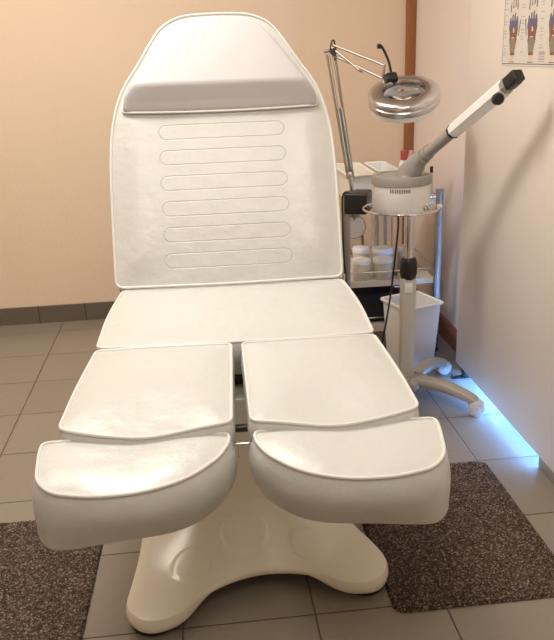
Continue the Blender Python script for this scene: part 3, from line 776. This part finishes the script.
# ------------------------------------------------------------------ wall chart on the partition panel
PX = .955
po = thing('anatomy_chart', 'laminated hand anatomy chart on the partition panel, upper right', 'poster', (PX-.001, 2.391, 1.141))
M_PAPER = mat('chart_paper', (.70, .66, .60), .35); M_INK = mat('chart_ink', (.16, .13, .13), .6)
M_PUR = mat('chart_purple', (.15, .12, .20), .5, var=(120, .3)); M_REDC = mat('chart_red', (.26, .095, .07), .5, var=(120, .3)); M_KHA = mat('chart_khaki', (.28, .235, .16), .5, var=(120, .2)); M_BRN = mat('chart_brown', (.24, .10, .07), .5); M_SK = mat('chart_bone', (.72, .55, .42), .5)
SH = []     # painted shapes (s, z, material slot), later ones on top
def poly(b_, pts, x=0): SH.append((b_, pts))
def squeeze(cs, n0):
    for k in range(n0, len(SH)): SH[k] = (SH[k][0], [(cs+(a-cs)*.88, .003+z*.82) for a, z in SH[k][1]])
bmp, bmr, bmk, bmb, bms, bmi, bml = 1, 2, 3, 4, 5, 6, 7
def quad(b_, s0, s1, z0, z1, t0=None, t1=None):
    t0 = s0 if t0 is None else t0; t1 = s1 if t1 is None else t1
    poly(b_, [(s0, z0), (s1, z0), (t1, z1), (t0, z1)])
def tri_hand(cs, sg):
    poly(bms, [(cs-.012, .016), (cs+.012, .016), (cs+.014, .034), (cs-.014, .034)])
    quad(bmb, cs-.018, cs+.018, .034, .043)
    poly(bmk, [(cs-.018, .043), (cs+.018, .043), (cs+.027, .070), (cs+.024, .088), (cs+.010, .092), (cs-.010, .092), (cs-.024, .086), (cs-.027, .070)])
    poly(bmr, [(cs-.024, .080), (cs-.010, .094), (cs+.010, .094), (cs+.026, .082), (cs+.037, .122), (cs-.036, .124)])
    poly(bmr, [(cs-.027, .072), (cs-.022, .072), (cs-.018, .092), (cs-.030, .092)]); poly(bmr, [(cs+.022, .072), (cs+.027, .072), (cs+.032, .092), (cs+.016, .092)])
    poly(bmp, [(cs-.038, .122), (cs-.020, .120), (cs, .116), (cs+.020, .120), (cs+.038, .122), (cs+.036, .150), (cs-.034, .150)])
    poly(bml, [(cs-.005, .108), (cs+.006, .108), (cs+.008, .122), (cs-.002, .126)])
    for k in range(4):
        c2 = cs-.027+k*.018; h_ = (.160, .170, .176, .164)[k]
        poly(bmp, [(c2-.0080, .145), (c2+.0080, .145), (c2+.0045, h_), (c2-.0045, h_)])
        quad(bms, c2-.004, c2+.004, h_+.003, h_+.018)
        quad(bmi, c2-.0045, c2+.0045, h_+.020, h_+.052, c2-.003, c2+.003)
        quad(bms, c2-.004, c2+.004, h_+.056, h_+.066); quad(bmi, c2-.003, c2+.003, h_+.068, h_+.082)
    poly(bmi, [(cs+sg*.040, .096), (cs+sg*.046, .100), (cs+sg*.058, .150), (cs+sg*.050, .152)])
    quad(bmi, cs-.020, cs+.020, .0095, .0118)
for cs, sg in ((.078, 1), (.208, -1), (.345, 1), (.475, -1)):
    n0 = len(SH); tri_hand(cs, sg); squeeze(cs, n0)
rr_ = random.Random(3)
for cs in (.018, .143, .27, .41, .54):
    for k in range(30):
        z = .030+k*.0085
        if rr_.random() < .75:
            l_ = rr_.uniform(.006, .014); quad(8, cs-l_, cs+l_, z, z+.0022)
for k in range(5): quad(8, .262, .300, .012+k*.006, .016+k*.006)
for k in range(40): a = rr_.uniform(.03, .06); quad(8, a, a+rr_.uniform(.15, .5), .33+k*.010, .333+k*.010)
quad(6, .004, .616, .004, .0065); quad(6, .004, .0065, .004, .796); quad(6, .6135, .616, .004, .796); quad(6, .004, .616, .7935, .796)
SS = [i*.0025 for i in range(249)]; ZZ = [i*.0025 for i in range(113)]+[.2825+.005*i for i in range(1, 104)]+[.80]
grid = [[0]*(len(SS)-1) for _ in range(len(ZZ)-1)]
import bisect
for slot, pts in SH:
    a0, a1 = min(p[0] for p in pts), max(p[0] for p in pts); b0, b1 = min(p[1] for p in pts), max(p[1] for p in pts)
    for zi in range(max(0, bisect.bisect_left(ZZ, b0)-1), min(len(ZZ)-1, bisect.bisect_right(ZZ, b1))):
        z = (ZZ[zi]+ZZ[zi+1])/2
        for si in range(max(0, int(a0/.0025)-1), min(len(SS)-1, int(a1/.0025)+2)):
            x = (SS[si]+SS[si+1])/2; ins = False
            for (x1, y1), (x2, y2) in zip(pts, pts[1:]+pts[:1]):
                if (y1 > z) != (y2 > z) and x < (x2-x1)*(z-y1)/(y2-y1)+x1: ins = not ins
            if ins: grid[zi][si] = slot
bm = bmesh.new()
gv = [[bm.verts.new((0, -a, z)) for a in SS] for z in ZZ]
for zi in range(len(ZZ)-1):
    for si in range(len(SS)-1):
        f_ = bm.faces.new((gv[zi][si], gv[zi+1][si], gv[zi+1][si+1], gv[zi][si+1])); f_.material_index = grid[zi][si]
M_TXT = mat('chart_small_print', (.46, .41, .37), .5); M_LT = mat('chart_highlight', (.80, .60, .46), .5)
sheet = link('sheet', bm, [M_PAPER, M_PUR, M_REDC, M_KHA, M_BRN, M_SK, M_INK, M_LT, M_TXT], po, smooth=False)
th_ = sheet.modifiers.new('thickness', 'SOLIDIFY'); th_.thickness = .0008; th_.offset = 0
# ------------------------------------------------------------------ ceiling lamp fittings
for (x, y, s_, lab) in ((-1.15, 2.55, .32, 'added square ceiling housing for the wall fill light, back left'), (-.30, 1.75, .27, 'square ceiling lamp above the chair'), (.05, .45, .46, 'wide ceiling lamp above the camera')):  # back left fitting is added to go with the wall fill
    cl = thing('ceiling_lamp', lab, 'lamp', (x, y, 2.5))
    bm = bmesh.new(); box(bm, (-s_, -s_, -.05), (s_, s_, 0), .006); link('housing', bm, M_WHITE, cl)
